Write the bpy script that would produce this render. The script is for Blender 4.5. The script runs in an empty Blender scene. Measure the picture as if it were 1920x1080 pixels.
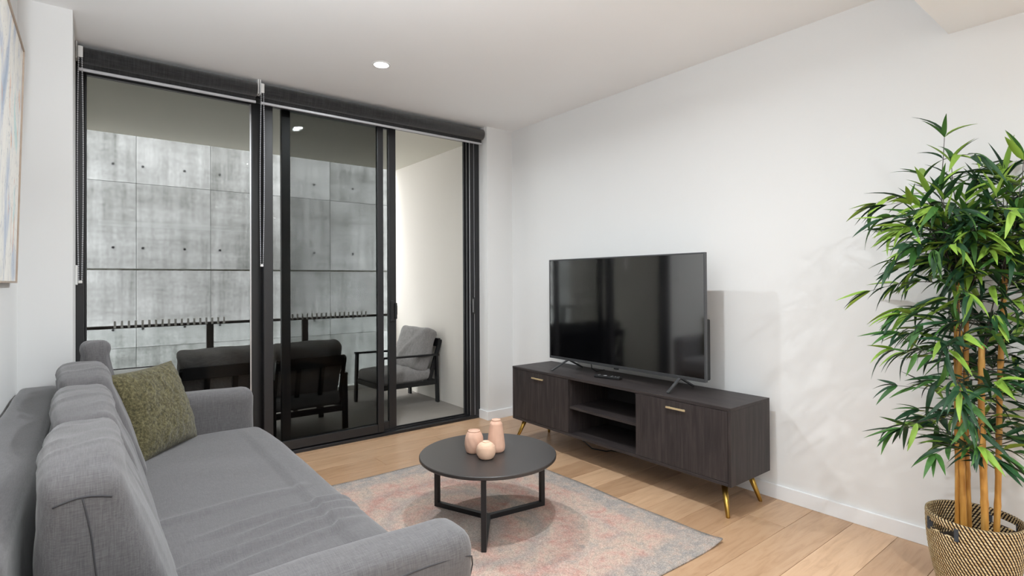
import bpy, bmesh, math, random
from mathutils import Vector, Matrix, noise
random.seed(7)
S = bpy.context.scene
COL = S.collection
PI = math.pi

# ------------------------------------------------------------------ camera, world, exposure
F_PX, YAW, PITCH, ROLL, CAM_H = 1002.28, 0.6639, 0.0069, -0.0055, 1.2284
cam_d = bpy.data.cameras.new('camera'); cam = bpy.data.objects.new('camera', cam_d); COL.objects.link(cam)
fw = Vector((math.sin(YAW)*math.cos(PITCH), math.cos(YAW)*math.cos(PITCH), math.sin(PITCH)))
rt = Vector((math.cos(YAW), -math.sin(YAW), 0)); up = rt.cross(fw)
r2 = rt*math.cos(ROLL) + up*math.sin(ROLL); u2 = -rt*math.sin(ROLL) + up*math.cos(ROLL)
mw = Matrix((r2, u2, -fw)).transposed().to_4x4(); mw.translation = (0, 0, CAM_H)
cam.matrix_world = mw
cam_d.sensor_width = 36; cam_d.lens = F_PX/1920*36; cam_d.shift_y = -20/1920; cam_d.clip_start = .02
S.camera = cam
S.view_settings.view_transform = 'Standard'; S.view_settings.look = 'None'
S.view_settings.gamma = 1; S.view_settings.use_curve_mapping = False
S.view_settings.exposure = 0.25
W = bpy.data.worlds.new('overcast_sky'); S.world = W; W.use_nodes = True
bg = W.node_tree.nodes['Background']; bg.inputs['Color'].default_value = (.98, .99, 1.0, 1); bg.inputs['Strength'].default_value = 10.0
DOWNLIGHT_W = 20.0
STRIP_W = 16.0
FILL_UPLIGHT_W = 54.0
S.cycles.sample_clamp_indirect = 4.0; S.cycles.transparent_max_bounces = 16

# ------------------------------------------------------------------ material helpers
def srgb(r, g, b):
    f = lambda c: (c/255/12.92) if c/255 <= .04045 else ((c/255+.055)/1.055)**2.4
    return (f(r), f(g), f(b), 1)
class NT:
    def __init__(s, name):
        s.m = bpy.data.materials.new(name); s.m.use_nodes = True
        s.t = s.m.node_tree; s.b = s.t.nodes['Principled BSDF']; s.out = s.t.nodes['Material Output']
    def n(s, typ, **kw):
        o = s.t.nodes.new(typ)
        for k, v in kw.items():
            if k in o.inputs: s.put(o.inputs[k], v)
            else: setattr(o, k, v)
        return o
    def put(s, sock, v):
        if hasattr(v, 'is_output'): s.t.links.new(v, sock)
        else: sock.default_value = v
    def coord(s, scale=(1, 1, 1), kind='Object', rnd=False):
        c = s.n('ShaderNodeTexCoord'); v = c.outputs[kind]
        if rnd:
            oi = s.n('ShaderNodeObjectInfo')
            mul = s.n('ShaderNodeVectorMath', operation='SCALE'); mul.inputs[0].default_value = (13.1, 7.7, 3.3); s.put(mul.inputs['Scale'], oi.outputs['Random'])
            ad = s.n('ShaderNodeVectorMath', operation='ADD'); s.put(ad.inputs[0], v); s.put(ad.inputs[1], mul.outputs[0]); v = ad.outputs[0]
        mp = s.n('ShaderNodeMapping'); s.put(mp.inputs['Vector'], v); mp.inputs['Scale'].default_value = scale
        return mp.outputs[0]
    def noise(s, vec, scale=5, detail=4, rough=.55, dist=0):
        o = s.n('ShaderNodeTexNoise'); s.put(o.inputs['Vector'], vec)
        o.inputs['Scale'].default_value = scale; o.inputs['Detail'].default_value = detail; o.inputs['Roughness'].default_value = rough; o.inputs['Distortion'].default_value = dist
        return o.outputs['Fac']
    def ramp(s, fac, stops):
        o = s.n('ShaderNodeValToRGB'); s.put(o.inputs[0], fac); cr = o.color_ramp
        while len(cr.elements) < len(stops): cr.elements.new(.5)
        for e, (p, c) in zip(cr.elements, stops): e.position = p; e.color = c
        return o.outputs[0]
    def mix(s, fac, a, b, mode='MIX'):
        o = s.n('ShaderNodeMix', data_type='RGBA', blend_type=mode)
        s.put(o.inputs[0], fac); s.put(o.inputs[6], a); s.put(o.inputs[7], b)
        return o.outputs[2]
    def math(s, op, a, b=0.0, clamp=False):
        o = s.n('ShaderNodeMath', operation=op, use_clamp=clamp); s.put(o.inputs[0], a); s.put(o.inputs[1], b); return o.outputs[0]
    def bump(s, h, strength=.3, dist=.005):
        o = s.n('ShaderNodeBump'); s.put(o.inputs['Height'], h); o.inputs['Strength'].default_value = strength; o.inputs['Distance'].default_value = dist
        s.put(s.b.inputs['Normal'], o.outputs[0])
    def base(s, c, rough=.5, metal=0, spec=None):
        s.put(s.b.inputs['Base Color'], c); s.put(s.b.inputs['Roughness'], rough); s.put(s.b.inputs['Metallic'], metal)
        if spec is not None: s.b.inputs['Specular IOR Level'].default_value = spec
        return s
MATS = {}
def plain(name, rgb, rough=.5, metal=0, var=.06, scale=8, bump=0, spec=None):
    if name in MATS: return MATS[name]
    t = NT(name); c = srgb(*rgb); v = t.coord()
    nz = t.noise(v, scale, 5)
    lo = tuple(x*(1-var) for x in c[:3])+(1,); hi = tuple(min(1, x*(1+var)) for x in c[:3])+(1,)
    t.base(t.ramp(nz, [(.3, lo), (.7, hi)]), rough, metal, spec)
    if bump: t.bump(t.noise(v, scale*12, 3), bump, .002)
    MATS[name] = t.m; return t.m

def mk_wall(name, rgb):
    t = NT(name); v = t.coord(); c = srgb(*rgb)
    t.base(t.ramp(t.noise(v, 1.3, 3), [(.3, tuple(x*.985 for x in c[:3])+(1,)), (.7, c)]), .75, 0, .25)
    t.bump(t.noise(v, 160, 3), .06, .001); MATS[name] = t.m
mk_wall('wall_paint', (230, 230, 229)); mk_wall('ceiling_paint', (249, 249, 249)); mk_wall('balcony_render', (226, 221, 213))
mk_wall('balcony_soffit', (215, 212, 200)); plain('skirting_paint', (238, 239, 240), .45, var=.01)

def mk_oak():
    t = NT('oak'); v = t.coord((1.2, 9, 9), rnd=True)
    g = t.noise(v, 3.5, 8, .62, .8)
    v2 = t.coord((.8, 2.2, 2), rnd=True); blot = t.noise(v2, 2.0, 3)
    oi = t.n('ShaderNodeObjectInfo')
    c = t.ramp(g, [(.25, srgb(180, 146, 114)), (.5, srgb(208, 174, 142)), (.8, srgb(220, 189, 158))])
    c = t.mix(t.math('MULTIPLY', blot, .35), c, srgb(182, 148, 118))
    tone = t.ramp(oi.outputs['Random'], [(0, srgb(196, 182, 168)), (.5, srgb(225, 218, 210)), (1, srgb(255, 250, 244))])
    c = t.mix(.75, c, tone, 'MULTIPLY')
    knot = t.noise(t.coord((2.2, 7, 7), rnd=True), 1.6, 2)
    c = t.mix(t.ramp(knot, [(.74, (0, 0, 0, 1)), (.80, (.7, .7, .7, 1))]), c, srgb(120, 88, 62))
    t.base(c, t.ramp(g, [(0, (.24, .24, .24, 1)), (1, (.36, .36, .36, 1))]), 0, .4)
    t.bump(g, .10, .002); MATS['oak'] = t.m
mk_oak()

def mk_fabric(name, dark, mid, light, scale=1.0, rough=.92, bump=.35):
    t = NT(name)
    a = t.noise(t.coord((18*scale, 260*scale, 260*scale)), 1.0, 3, .6)
    b = t.noise(t.coord((260*scale, 18*scale, 18*scale)), 1.0, 3, .6)
    big = t.noise(t.coord(), 3.0, 4)
    s_ = t.math('ADD', t.math('MULTIPLY', a, .5), t.math('MULTIPLY', b, .5))
    c = t.ramp(s_, [(.36, srgb(*dark)), (.5, srgb(*mid)), (.64, srgb(*light))])
    c = t.mix(t.math('MULTIPLY', big, .25), c, srgb(*mid))
    t.base(c, rough, 0, .15); t.b.inputs['Sheen Weight'].default_value = .25; t.b.inputs['Sheen Roughness'].default_value = .5
    t.bump(s_, bump, .002); MATS[name] = t.m
mk_fabric('sofa_linen', (82, 80, 82), (96, 94, 95), (109, 107, 108), 2.0, bump=.15)
mk_fabric('outdoor_fabric', (112, 110, 109), (132, 129, 128), (150, 147, 145), 1.4)
mk_fabric('blind_fabric', (34, 34, 35), (50, 50, 51), (66, 66, 67), .6)
plain('seam_thread', (62, 61, 64), .9)

def mk_boucle():
    t = NT('olive_boucle'); v = t.coord()
    a = t.noise(v, 95, 4, .65); b = t.noise(v, 9, 3)
    c = t.ramp(a, [(.32, srgb(48, 46, 30)), (.5, srgb(88, 83, 57)), (.72, srgb(128, 121, 90))])
    c = t.mix(t.math('MULTIPLY', b, .3), c, srgb(86, 80, 60))
    t.base(c, .95, 0, .1); t.bump(a, .9, .006); t.b.inputs['Sheen Weight'].default_value = .2; MATS['olive_boucle'] = t.m
mk_boucle()

def mk_darkwood(name, axis):
    t = NT(name); sc = {'z': (22, 22, 1.4), 'y': (22, 1.4, 22)}[axis]
    g = t.noise(t.coord(sc), 2.4, 7, .62, .5); b = t.noise(t.coord(), 3.2, 3)
    c = t.ramp(g, [(.3, srgb(34, 30, 29)), (.5, srgb(52, 46, 45)), (.75, srgb(74, 66, 63))])
    c = t.mix(t.math('MULTIPLY', b, .4), c, srgb(42, 38, 40))
    t.base(c, .5, 0, .35); t.bump(g, .12, .001); MATS[name] = t.m
mk_darkwood('dark_wood_v', 'z'); mk_darkwood('dark_wood_h', 'y')
plain('cabinet_inside', (34, 31, 31), .6)
plain('brass', (176, 142, 72), .28, 1.0, var=.05)
plain('brass_pale', (232, 212, 170), .5, .85, var=.03)
plain('black_metal', (26, 26, 28), .42, 0, var=.05, spec=.4)
plain('frame_black', (30, 30, 32), .4, .0, var=.04, spec=.5)
plain('aluminium', (190, 190, 192), .35, .9, var=.02)
plain('bar_grey', (196, 196, 200), .45, .2, var=.02)
plain('chrome', (210, 210, 210), .18, 1.0, var=.02)
plain('tabletop_black', (52, 49, 48), .36, 0, var=.05, scale=5, spec=.5)
plain('tv_bezel', (92, 93, 95), .38, .7, var=.02)
plain('tv_back', (24, 24, 25), .55)
plain('tv_screen', (7, 7, 9), .07, 0, var=.0, spec=.5).node_tree.nodes['Principled BSDF'].inputs['IOR'].default_value = 3.2
plain('black_plastic', (22, 22, 23), .45)
plain('button_grey', (180, 180, 182), .4)
plain('clay', (208, 168, 146), .85, 0, var=.06, scale=14, bump=.25)
plain('clay_pale', (222, 186, 160), .85, 0, var=.05, scale=14, bump=.25)
plain('clay_inside', (120, 80, 60), .9)
plain('balcony_tile', (138, 132, 126), .7, 0, var=.06, scale=5, bump=.1)
plain('kerb_white', (225, 225, 222), .6)
plain('stainless', (225, 225, 222), .3, .6, var=.02)
plain('bronze_metal', (58, 52, 48), .45, .3, var=.05)
plain('twig', (72, 66, 62), .8, 0, var=.15, scale=30)
plain('soil', (52, 44, 38), .95, 0, var=.3, scale=40, bump=.5)
plain('handle_cloth', (58, 62, 68), .9)
plain('table_top_light', (205, 206, 204), .5)
plain('white_plastic', (228, 228, 226), .4)
plain('canvas_edge', (222, 214, 204), .8); plain('frame_oak', (176, 158, 142), .55, var=.08, scale=20)
plain('ground_pave', (130, 130, 128), .9)

def mk_cane():
    t = NT('bamboo_cane'); a = t.noise(t.coord((40, 40, 3)), 2, 4); b = t.noise(t.coord((1, 1, 9)), 2, 2)
    c = t.ramp(a, [(.3, srgb(176, 122, 52)), (.55, srgb(206, 156, 80)), (.8, srgb(226, 186, 116))])
    c = t.mix(t.math('MULTIPLY', b, .45), c, srgb(170, 112, 46))
    t.base(c, .42, 0, .4); MATS['bamboo_cane'] = t.m
mk_cane()
def mk_leaf(name, a, b):
    t = NT(name); oi = t.n('ShaderNodeObjectInfo')
    nz = t.noise(t.coord((60, 4, 1)), 1.5, 3)
    f = t.math('ADD', t.math('MULTIPLY', oi.outputs['Random'], .6), t.math('MULTIPLY', nz, .4))
    t.base(t.ramp(f, [(.1, srgb(*a)), (.9, srgb(*b))]), .5, 0, .35)
    t.b.inputs['Subsurface Weight'].default_value = 0
    MATS[name] = t.m
mk_leaf('leaf_dark', (22, 52, 34), (44, 84, 46)); mk_leaf('leaf_mid', (40, 82, 36), (78, 122, 50)); mk_leaf('leaf_light', (104, 142, 44), (152, 182, 78))

def mk_basket():
    t = NT('woven_rush'); uv = t.n('ShaderNodeUVMap').outputs[0]
    sep = t.n('ShaderNodeSeparateXYZ'); t.put(sep.inputs[0], uv)
    u, v = sep.outputs[0], sep.outputs[1]
    # diagonal dark strands running across horizontal coils
    d = t.math('FRACT', t.math('ADD', t.math('MULTIPLY', u, 74.0), t.math('MULTIPLY', v, 13.0)))
    dark = t.math('LESS_THAN', d, .47)
    row = t.math('FRACT', t.math('MULTIPLY', v, 26.0))
    ridge = t.math('SINE', t.math('MULTIPLY', row, PI))
    nz = t.noise(t.coord(), 60, 3)
    light = t.ramp(nz, [(.3, srgb(190, 160, 112)), (.7, srgb(226, 204, 162))])
    c = t.mix(dark, light, srgb(50, 38, 32))
    t.base(c, .8, 0, .2)
    hh = t.math('ADD', ridge, t.math('MULTIPLY', t.math('SINE', t.math('MULTIPLY', d, PI)), .6))
    t.bump(hh, .9, .004); MATS['woven_rush'] = t.m
mk_basket()

def mk_concrete():
    t = NT('concrete'); v = t.coord(rnd=True)
    big = t.noise(v, .9, 5, .6); streak = t.noise(t.coord((7, 1, .5), rnd=True), 1.6, 6, .6)
    board = t.noise(t.coord((.5, 1, 6), rnd=True), 1.4, 5, .6)
    fine = t.noise(v, 30, 5)
    s_ = t.math('ADD', t.math('MULTIPLY', big, .42), t.math('ADD', t.math('MULTIPLY', streak, .27), t.math('ADD', t.math('MULTIPLY', board, .17), t.math('MULTIPLY', fine, .14))))
    c = t.ramp(s_, [(.38, srgb(82, 83, 81)), (.46, srgb(111, 112, 111)), (.54, srgb(131, 132, 132)), (.64, srgb(154, 155, 155))])
    spots = t.noise(t.coord((1, 1, 4)), 3.5, 6, .7, .5)
    c = t.mix(t.ramp(spots, [(.64, (0, 0, 0, 1)), (.74, (.55, .55, .55, 1))]), c, srgb(84, 84, 78))
    t.base(c, .85, 0, .2); t.bump(s_, .25, .01); MATS['concrete'] = t.m
mk_concrete()
def mk_stain():
    t = NT('concrete_rough'); v = t.coord((3, 3, 9)); n_ = t.noise(v, 3, 8, .75)
    t.base(t.ramp(n_, [(.4, srgb(80, 79, 70)), (.6, srgb(120, 121, 114))]), .95, 0, .1); t.bump(n_, .9, .02); MATS['concrete_rough'] = t.m
mk_stain()

def mk_glass(name, tint, refl=.05):
    t = NT(name); t.t.nodes.remove(t.b)
    tr = t.n('ShaderNodeBsdfTransparent'); tr.inputs[0].default_value = tint
    gl = t.n('ShaderNodeBsdfGlossy'); gl.inputs['Roughness'].default_value = 0.0; gl.inputs['Color'].default_value = (1, 1, 1, 1)
    lw = t.n('ShaderNodeLayerWeight'); lw.inputs[0].default_value = .5
    p = t.math('POWER', lw.outputs['Facing'], 4.0)
    f = t.math('ADD', t.math('MULTIPLY', p, .6), refl)
    mx = t.n('ShaderNodeMixShader'); t.put(mx.inputs[0], f); t.put(mx.inputs[1], tr.outputs[0]); t.put(mx.inputs[2], gl.outputs[0])
    t.put(t.out.inputs['Surface'], mx.outputs[0]); MATS[name] = t.m
mk_glass('tinted_glass', (.66, .666, .662, 1), .004); mk_glass('clear_glass', (.96, .975, .97, 1), .012)

def mk_emit(name, col, st):
    t = NT(name); t.t.nodes.remove(t.b); e = t.n('ShaderNodeEmission'); e.inputs[0].default_value = col; e.inputs[1].default_value = st
    t.put(t.out.inputs['Surface'], e.outputs[0]); MATS[name] = t.m
mk_emit('strip_lens', (.96, .985, 1, 1), 6)
mk_emit('lamp_lens', (1, .98, .95, 1), 14)

def mk_rug():
    t = NT('faded_rug'); c0 = t.n('ShaderNodeTexCoord').outputs['Generated']
    sep = t.n('ShaderNodeSeparateXYZ'); t.put(sep.inputs[0], c0)
    vo = t.coord()
    wob = t.math('MULTIPLY', t.math('SUBTRACT', t.noise(vo, 7, 4), .5), .05)
    ax = t.math('ABSOLUTE', t.math('SUBTRACT', sep.outputs[0], .5)); ay = t.math('ABSOLUTE', t.math('SUBTRACT', sep.outputs[1], .5))
    edge = t.math('ADD', t.math('SUBTRACT', .5, t.math('MAXIMUM', ax, ay)), wob)      # 0 at the rim
    patch = t.noise(vo, 7.0, 10, .76, .8); fine = t.noise(vo, 150, 3, .7); weave = t.noise(t.coord((120, 420, 1)), 1, 3, .7)
    mid = t.noise(vo, 15, 5, .7)
    field = t.ramp(patch, [(.36, srgb(150, 144, 138)), (.46, srgb(190, 168, 152)), (.55, srgb(194, 160, 146)), (.64, srgb(182, 130, 118))])
    bord = t.ramp(mid, [(.35, srgb(132, 134, 135)), (.52, srgb(158, 152, 146)), (.66, srgb(186, 162, 148))])
    isb = t.ramp(edge, [(.0, (1, 1, 1, 1)), (.075, (.85, .85, .85, 1)), (.10, (0, 0, 0, 1)), (.165, (0, 0, 0, 1)), (.185, (.55, .55, .55, 1)), (.205, (0, 0, 0, 1))])
    c = t.mix(isb, field, bord)
    # oval medallion rings in the middle
    dx = t.math('MULTIPLY', ax, 2.6); dy = t.math('MULTIPLY', ay, 2.3)
    rr = t.math('ADD', t.math('SQRT', t.math('ADD', t.math('MULTIPLY', dx, dx), t.math('MULTIPLY', dy, dy))), t.math('MULTIPLY', wob, 2.0))
    ring = t.ramp(rr, [(.20, (0, 0, 0, 1)), (.30, (.5, .5, .5, 1)), (.42, (.1, .1, .1, 1)), (.62, (.0, .0, .0, 1)), (.72, (.75, .75, .75, 1)), (.86, (0, 0, 0, 1))])
    c = t.mix(t.math('MULTIPLY', ring, t.ramp(mid, [(.35, (.1, .1, .1, 1)), (.62, (1, 1, 1, 1))])), c, srgb(168, 108, 100))
    inner = t.ramp(rr, [(.0, (.6, .6, .6, 1)), (.26, (.55, .55, .55, 1)), (.34, (0, 0, 0, 1)), (.46, (0, 0, 0, 1)), (.54, (.6, .6, .6, 1)), (.62, (0, 0, 0, 1))])
    c = t.mix(inner, c, srgb(142, 142, 140))
    med = t.noise(vo, 46, 5, .75)
    c = t.mix(t.ramp(med, [(.36, (.5, .5, .5, 1)), (.5, (0, 0, 0, 1))]), c, srgb(140, 130, 126))
    c = t.mix(t.ramp(med, [(.54, (0, 0, 0, 1)), (.68, (.5, .5, .5, 1))]), c, srgb(208, 178, 162))
    sp = t.math('ADD', t.math('MULTIPLY', fine, .5), t.math('MULTIPLY', weave, .5))
    c = t.mix(t.ramp(sp, [(.40, (.55, .55, .55, 1)), (.54, (0, 0, 0, 1))]), c, srgb(126, 116, 110))
    c = t.mix(t.ramp(sp, [(.50, (0, 0, 0, 1)), (.64, (.6, .6, .6, 1))]), c, srgb(206, 192, 180))
    t.base(c, .97, 0, .05); t.bump(sp, .5, .004); MATS['faded_rug'] = t.m
mk_rug()
def mk_art():
    t = NT('abstract_paint'); v = t.coord((1, 2.2, 1.1)); a = t.noise(v, 1.7, 5, .5, 1.2); b = t.noise(t.coord((1, 3, .8)), 2.4, 3, .5, 2)
    c = t.ramp(a, [(.30, srgb(176, 190, 206)), (.42, srgb(206, 212, 222)), (.5, srgb(240, 238, 232)), (.62, srgb(244, 241, 235)), (.7, srgb(208, 228, 226))])
    c = t.mix(t.ramp(b, [(.66, (0, 0, 0, 1)), (.70, (.8, .8, .8, 1))]), c, srgb(226, 180, 150))
    c = t.mix(t.ramp(t.noise(t.coord((1, 4, 1)), 3, 2, .4, 3), [(.48, (0, 0, 0, 1)), (.495, (.6, .6, .6, 1)), (.51, (0, 0, 0, 1))]), c, srgb(120, 130, 150))
    t.base(c, .7, 0, .2); MATS['abstract_paint'] = t.m
mk_art()

# ------------------------------------------------------------------ mesh helpers
class MB:
    def __init__(s): s.v = []; s.f = []
    def add(s, vs, fs):
        o = len(s.v); s.v += [Vector(p) for p in vs]; s.f += [tuple(i+o for i in f) for f in fs]; return s
    def box(s, x0, x1, y0, y1, z0, z1, M=None, bev=0.0):
        if bev:
            bm = bmesh.new(); bmesh.ops.create_cube(bm, size=1)
            for v in bm.verts: v.co = Vector(((x0+x1)/2+v.co.x*(x1-x0), (y0+y1)/2+v.co.y*(y1-y0), (z0+z1)/2+v.co.z*(z1-z0)))
            bmesh.ops.bevel(bm, geom=bm.edges[:], offset=bev, segments=2, affect='EDGES', profile=.5)
            bm.verts.index_update(); vs = [v.co.copy() for v in bm.verts]; fs = [[v.index for v in f.verts] for f in bm.faces]; bm.free()
        else:
            vs = [Vector((x, y, z)) for z in (z0, z1) for y in (y0, y1) for x in (x0, x1)]
            fs = [(0, 2, 3, 1), (4, 5, 7, 6), (0, 1, 5, 4), (2, 6, 7, 3), (0, 4, 6, 2), (1, 3, 7, 5)]
        if M is not None: vs = [M @ p for p in vs]
        return s.add(vs, fs)
    def bar(s, a, b, w, h, bev=0.0, upv=(0, 0, 1)):
        a, b = Vector(a), Vector(b); d = b-a; L = d.length; d.normalize(); u_ = Vector(upv)
        if abs(d.dot(u_)) > .98: u_ = Vector((1, 0, 0))
        r = d.cross(u_).normalized(); u_ = r.cross(d)
        M = Matrix((r, d, u_)).transposed().to_4x4(); M.translation = a
        return s.box(-w/2, w/2, 0, L, -h/2, h/2, M, bev)
    def tube(s, pts, rad, n=8, cap=True):
        pts = [Vector(p) for p in pts]; R = rad if isinstance(rad, (list, tuple)) else [rad]*len(pts)
        rings = []; t0 = (pts[1]-pts[0]).normalized(); ref = Vector((0, 0, 1)) if abs(t0.z) < .9 else Vector((1, 0, 0))
        nn = t0.cross(ref).normalized(); vs = []
        for i, p in enumerate(pts):
            t = (pts[min(i+1, len(pts)-1)]-pts[max(i-1, 0)]).normalized()
            nn = (nn - t*nn.dot(t)).normalized(); bb = t.cross(nn)
            vs += [p + (nn*math.cos(2*PI*k/n)+bb*math.sin(2*PI*k/n))*R[i] for k in range(n)]
        fs = [(i*n+k, i*n+(k+1) % n, (i+1)*n+(k+1) % n, (i+1)*n+k) for i in range(len(pts)-1) for k in range(n)]
        if cap: fs += [tuple(range(n))[::-1], tuple((len(pts)-1)*n+k for k in range(n))]
        return s.add(vs, fs)
    def lathe(s, prof, c=(0, 0, 0), n=40, fn=None):
        c = Vector(c); vs = []
        for (r, z) in prof:
            for k in range(n):
                a = 2*PI*k/n; rr = fn(r, z, a) if fn else r
                vs.append(c+Vector((rr*math.cos(a), rr*math.sin(a), z)))
        fs = [(i*n+k, i*n+(k+1) % n, (i+1)*n+(k+1) % n, (i+1)*n+k) for i in range(len(prof)-1) for k in range(n)]
        fs += [tuple(range(n))[::-1], tuple((len(prof)-1)*n+k for k in range(n))]
        return s.add(vs, fs)
    def mesh(s, name, mat, smooth=False):
        me = bpy.data.meshes.new(name); me.from_pydata([tuple(p) for p in s.v], [], s.f); me.materials.append(MATS[mat])
        if smooth:
            for p in me.polygons: p.use_smooth = True
        me.update(); return me
    def build(s, name, mat, parent=None, smooth=False, loc=None):
        o = bpy.data.objects.new(name, s.mesh(name, mat, smooth)); COL.objects.link(o)
        if parent is not None: o.parent = parent
        if loc is not None: o.location = loc
        return o
def empty(name, loc=(0, 0, 0), rz=0):
    o = bpy.data.objects.new(name, None); COL.objects.link(o); o.location = loc; o.rotation_euler = (0, 0, rz); o.empty_display_size = .05; return o
def tag(o, label=None, cat=None, group=None, kind=None):
    for k, v in (('label', label), ('category', cat), ('group', group), ('kind', kind)):
        if v: o[k] = v
    return o
def copy_tree(o, parent=None):
    c = o.copy(); COL.objects.link(c); c.parent = parent
    for ch in list(o.children): copy_tree(ch, c)
    return c
def soft_box(dx, dy, dz, r, n=(20, 20, 20), disp=None):
    """rounded box centred at 0 with grid faces; disp(p, nrm)->p"""
    bm = bmesh.new(); h = (dx/2, dy/2, dz/2); key = {}
    def vert(i, j, k):
        q = (i, j, k)
        if q not in key:
            P = Vector((-h[0]+dx*i/n[0], -h[1]+dy*j/n[1], -h[2]+dz*k/n[2]))
            Q = Vector([max(-(h[a]-r), min(h[a]-r, P[a])) for a in range(3)])
            nr = (P-Q); nr = nr.normalized() if nr.length > 1e-9 else Vector((0, 0, 1))
            p = Q+nr*r
            if disp: p = disp(p, nr)
            key[q] = bm.verts.new(p)
        return key[q]
    for k in (0, n[2]):
        for i in range(n[0]):
            for j in range(n[1]):
                f = [vert(i, j, k), vert(i+1, j, k), vert(i+1, j+1, k), vert(i, j+1, k)]; bm.faces.new(f if k else f[::-1])
    for j in (0, n[1]):
        for i in range(n[0]):
            for k in range(n[2]):
                f = [vert(i, j, k), vert(i+1, j, k), vert(i+1, j, k+1), vert(i, j, k+1)]; bm.faces.new(f[::-1] if j else f)
    for i in (0, n[0]):
        for j in range(n[1]):
            for k in range(n[2]):
                f = [vert(i, j, k), vert(i, j+1, k), vert(i, j+1, k+1), vert(i, j, k+1)]; bm.faces.new(f if i else f[::-1])
    bm.verts.index_update()
    m = MB(); m.v = [v.co.copy() for v in bm.verts]; m.f = [tuple(v.index for v in f.verts) for f in bm.faces]; bm.free()
    return m
def structure(name, mb, mat, label, cat, parent=None, smooth=False):
    o = mb.build(name, mat, parent, smooth)
    if parent is None: tag(o, label, cat, kind='structure')
    return o

# ------------------------------------------------------------------ dimensions
XL, XR, YB, CEIL = -.287, 3.025, -2.6, 2.6
COL_Y, COL_X = 3.46, -.083          # left column front and inner face
NIB_Y, NIB_X = 3.86, 2.745
YW = 3.985                          # front of the door sill
BK_Y, BK_Z = .673, 2.327            # bulkhead

# ------------------------------------------------------------------ room shell
fl = structure('floor', MB().box(XL-.1, XR+.1, YB-.1, YW+.02, -.14, -.012), 'soil', 'light oak plank floor of the living room', 'floor')
plank_mesh = {}
ROW = .19; y = .883-ROW*19; ri = 0
while y < YW-.001:
    y1 = min(y+ROW, YW); ya = max(y, YB)
    if y1-ya > .01:
        rnd = random.Random(ri*17+3); x = XL-rnd.random()*1.5
        if ri == 21: x = 2.70-3*1.9
        while x < XR:
            x1 = x+1.9; xa, xb = max(x, XL), min(x1, XR)
            if xb-xa > .02:
                k = (round(xb-xa, 3), round(y1-ya, 3))
                if k not in plank_mesh:
                    plank_mesh[k] = MB().box(.0008, k[0]-.0008, .0008, k[1]-.0008, -.012, 0, None, .0012).mesh('plank', 'oak')
                o = bpy.data.objects.new('plank', plank_mesh[k]); COL.objects.link(o); o.parent = fl; o.location = (xa, ya, 0)
            x = x1
    y = y1; ri += 1
structure('wall_right', MB().box(XR, XR+.12, YB-.1, 4.14, -.1, CEIL+.1), 'wall_paint', 'long white plaster wall behind the television', 'wall')
structure('wall_left', MB().box(XL-.12, XL, YB-.1, 4.14, -.1, CEIL+.1), 'wall_paint', 'white plaster wall behind the grey sofa', 'wall')
structure('wall_back', MB().box(XL-.12, XR+.12, YB-.12, YB, -.1, CEIL+.1), 'wall_paint', 'white wall at the far end of the room, out of view', 'wall')
structure('wall_column', MB().box(XL, COL_X, COL_Y, 4.14, -.012, CEIL, None), 'wall_paint', 'white boxed column between the picture wall and the glazing', 'wall')
structure('wall_nib', MB().box(NIB_X, XR, NIB_Y, 4.14, -.012, CEIL), 'wall_paint', 'narrow white wall nib right of the sliding doors', 'wall')
structure('ceiling', MB().box(XL-.12, XR+.12, BK_Y, 4.16, CEIL, CEIL+.15), 'ceiling_paint', 'white plasterboard ceiling with a recessed downlight', 'ceiling')
structure('ceiling_bulkhead', MB().box(XL-.12, XR+.12, YB-.1, BK_Y, BK_Z, CEIL+.15), 'ceiling_paint', 'lowered white bulkhead at the upper right corner', 'ceiling')
SK = .078
structure('baseboard_right', MB().box(XR-.013, XR, YB, NIB_Y, 0, SK, None, .002), 'skirting_paint', 'white skirting board along the television wall', 'baseboard')
structure('baseboard_nib', MB().box(NIB_X-.013, XR-.0135, NIB_Y-.013, NIB_Y, 0, SK, None, .002).box(NIB_X-.013, NIB_X, NIB_Y+.0005, YW-.001, 0, SK, None, .002), 'skirting_paint', 'white skirting board around the nib beside the doors', 'baseboard')
structure('baseboard_left', MB().box(XL, XL+.012, YB, COL_Y, 0, SK, None, .002), 'skirting_paint', 'white skirting board behind the sofa', 'baseboard')

# ------------------------------------------------------------------ glazing
FR = 'frame_black'
dfr = empty('trim_1'); tag(dfr, 'black aluminium outer frame and sill of the sliding doors', 'door frame', kind='structure')
MB().box(COL_X, NIB_X, YW, 4.135, -.012, .022, None, .003).box(COL_X, NIB_X, 4.028, 4.034, .022, .034).box(COL_X, NIB_X, 4.082, 4.088, .022, .034).build('sill', FR, dfr)
MB().box(COL_X, NIB_X, YW+.01, 4.135, 2.505, CEIL).build('head', FR, dfr)
MB().box(COL_X, -.045, YW, 4.135, .022, 2.505, None, .003).build('jamb', FR, dfr)
j = MB().box(2.70, NIB_X, YW, 4.135, .022, 2.505, None, .003)
for yy in (3.992, 4.045, 4.098): j.box(2.655, 2.70, yy, yy+.026, .022, 2.505, None, .003)
j.build('jamb', FR, dfr)
MB().box(2.652, 2.655, 4.0, 4.006, .03, 2.5).box(2.690, 2.694, 3.988, 3.992, .03, 2.5).build('track_trim', 'aluminium', dfr)
kp = MB().box(2.662, 2.690, 3.982, 3.992, .935, 1.085, None, .003).build('lock_keeper', FR, dfr)
MB().box(2.668, 2.674, 3.979, 3.982, .95, 1.07).build('strike_plate', 'chrome', kp)
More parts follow.
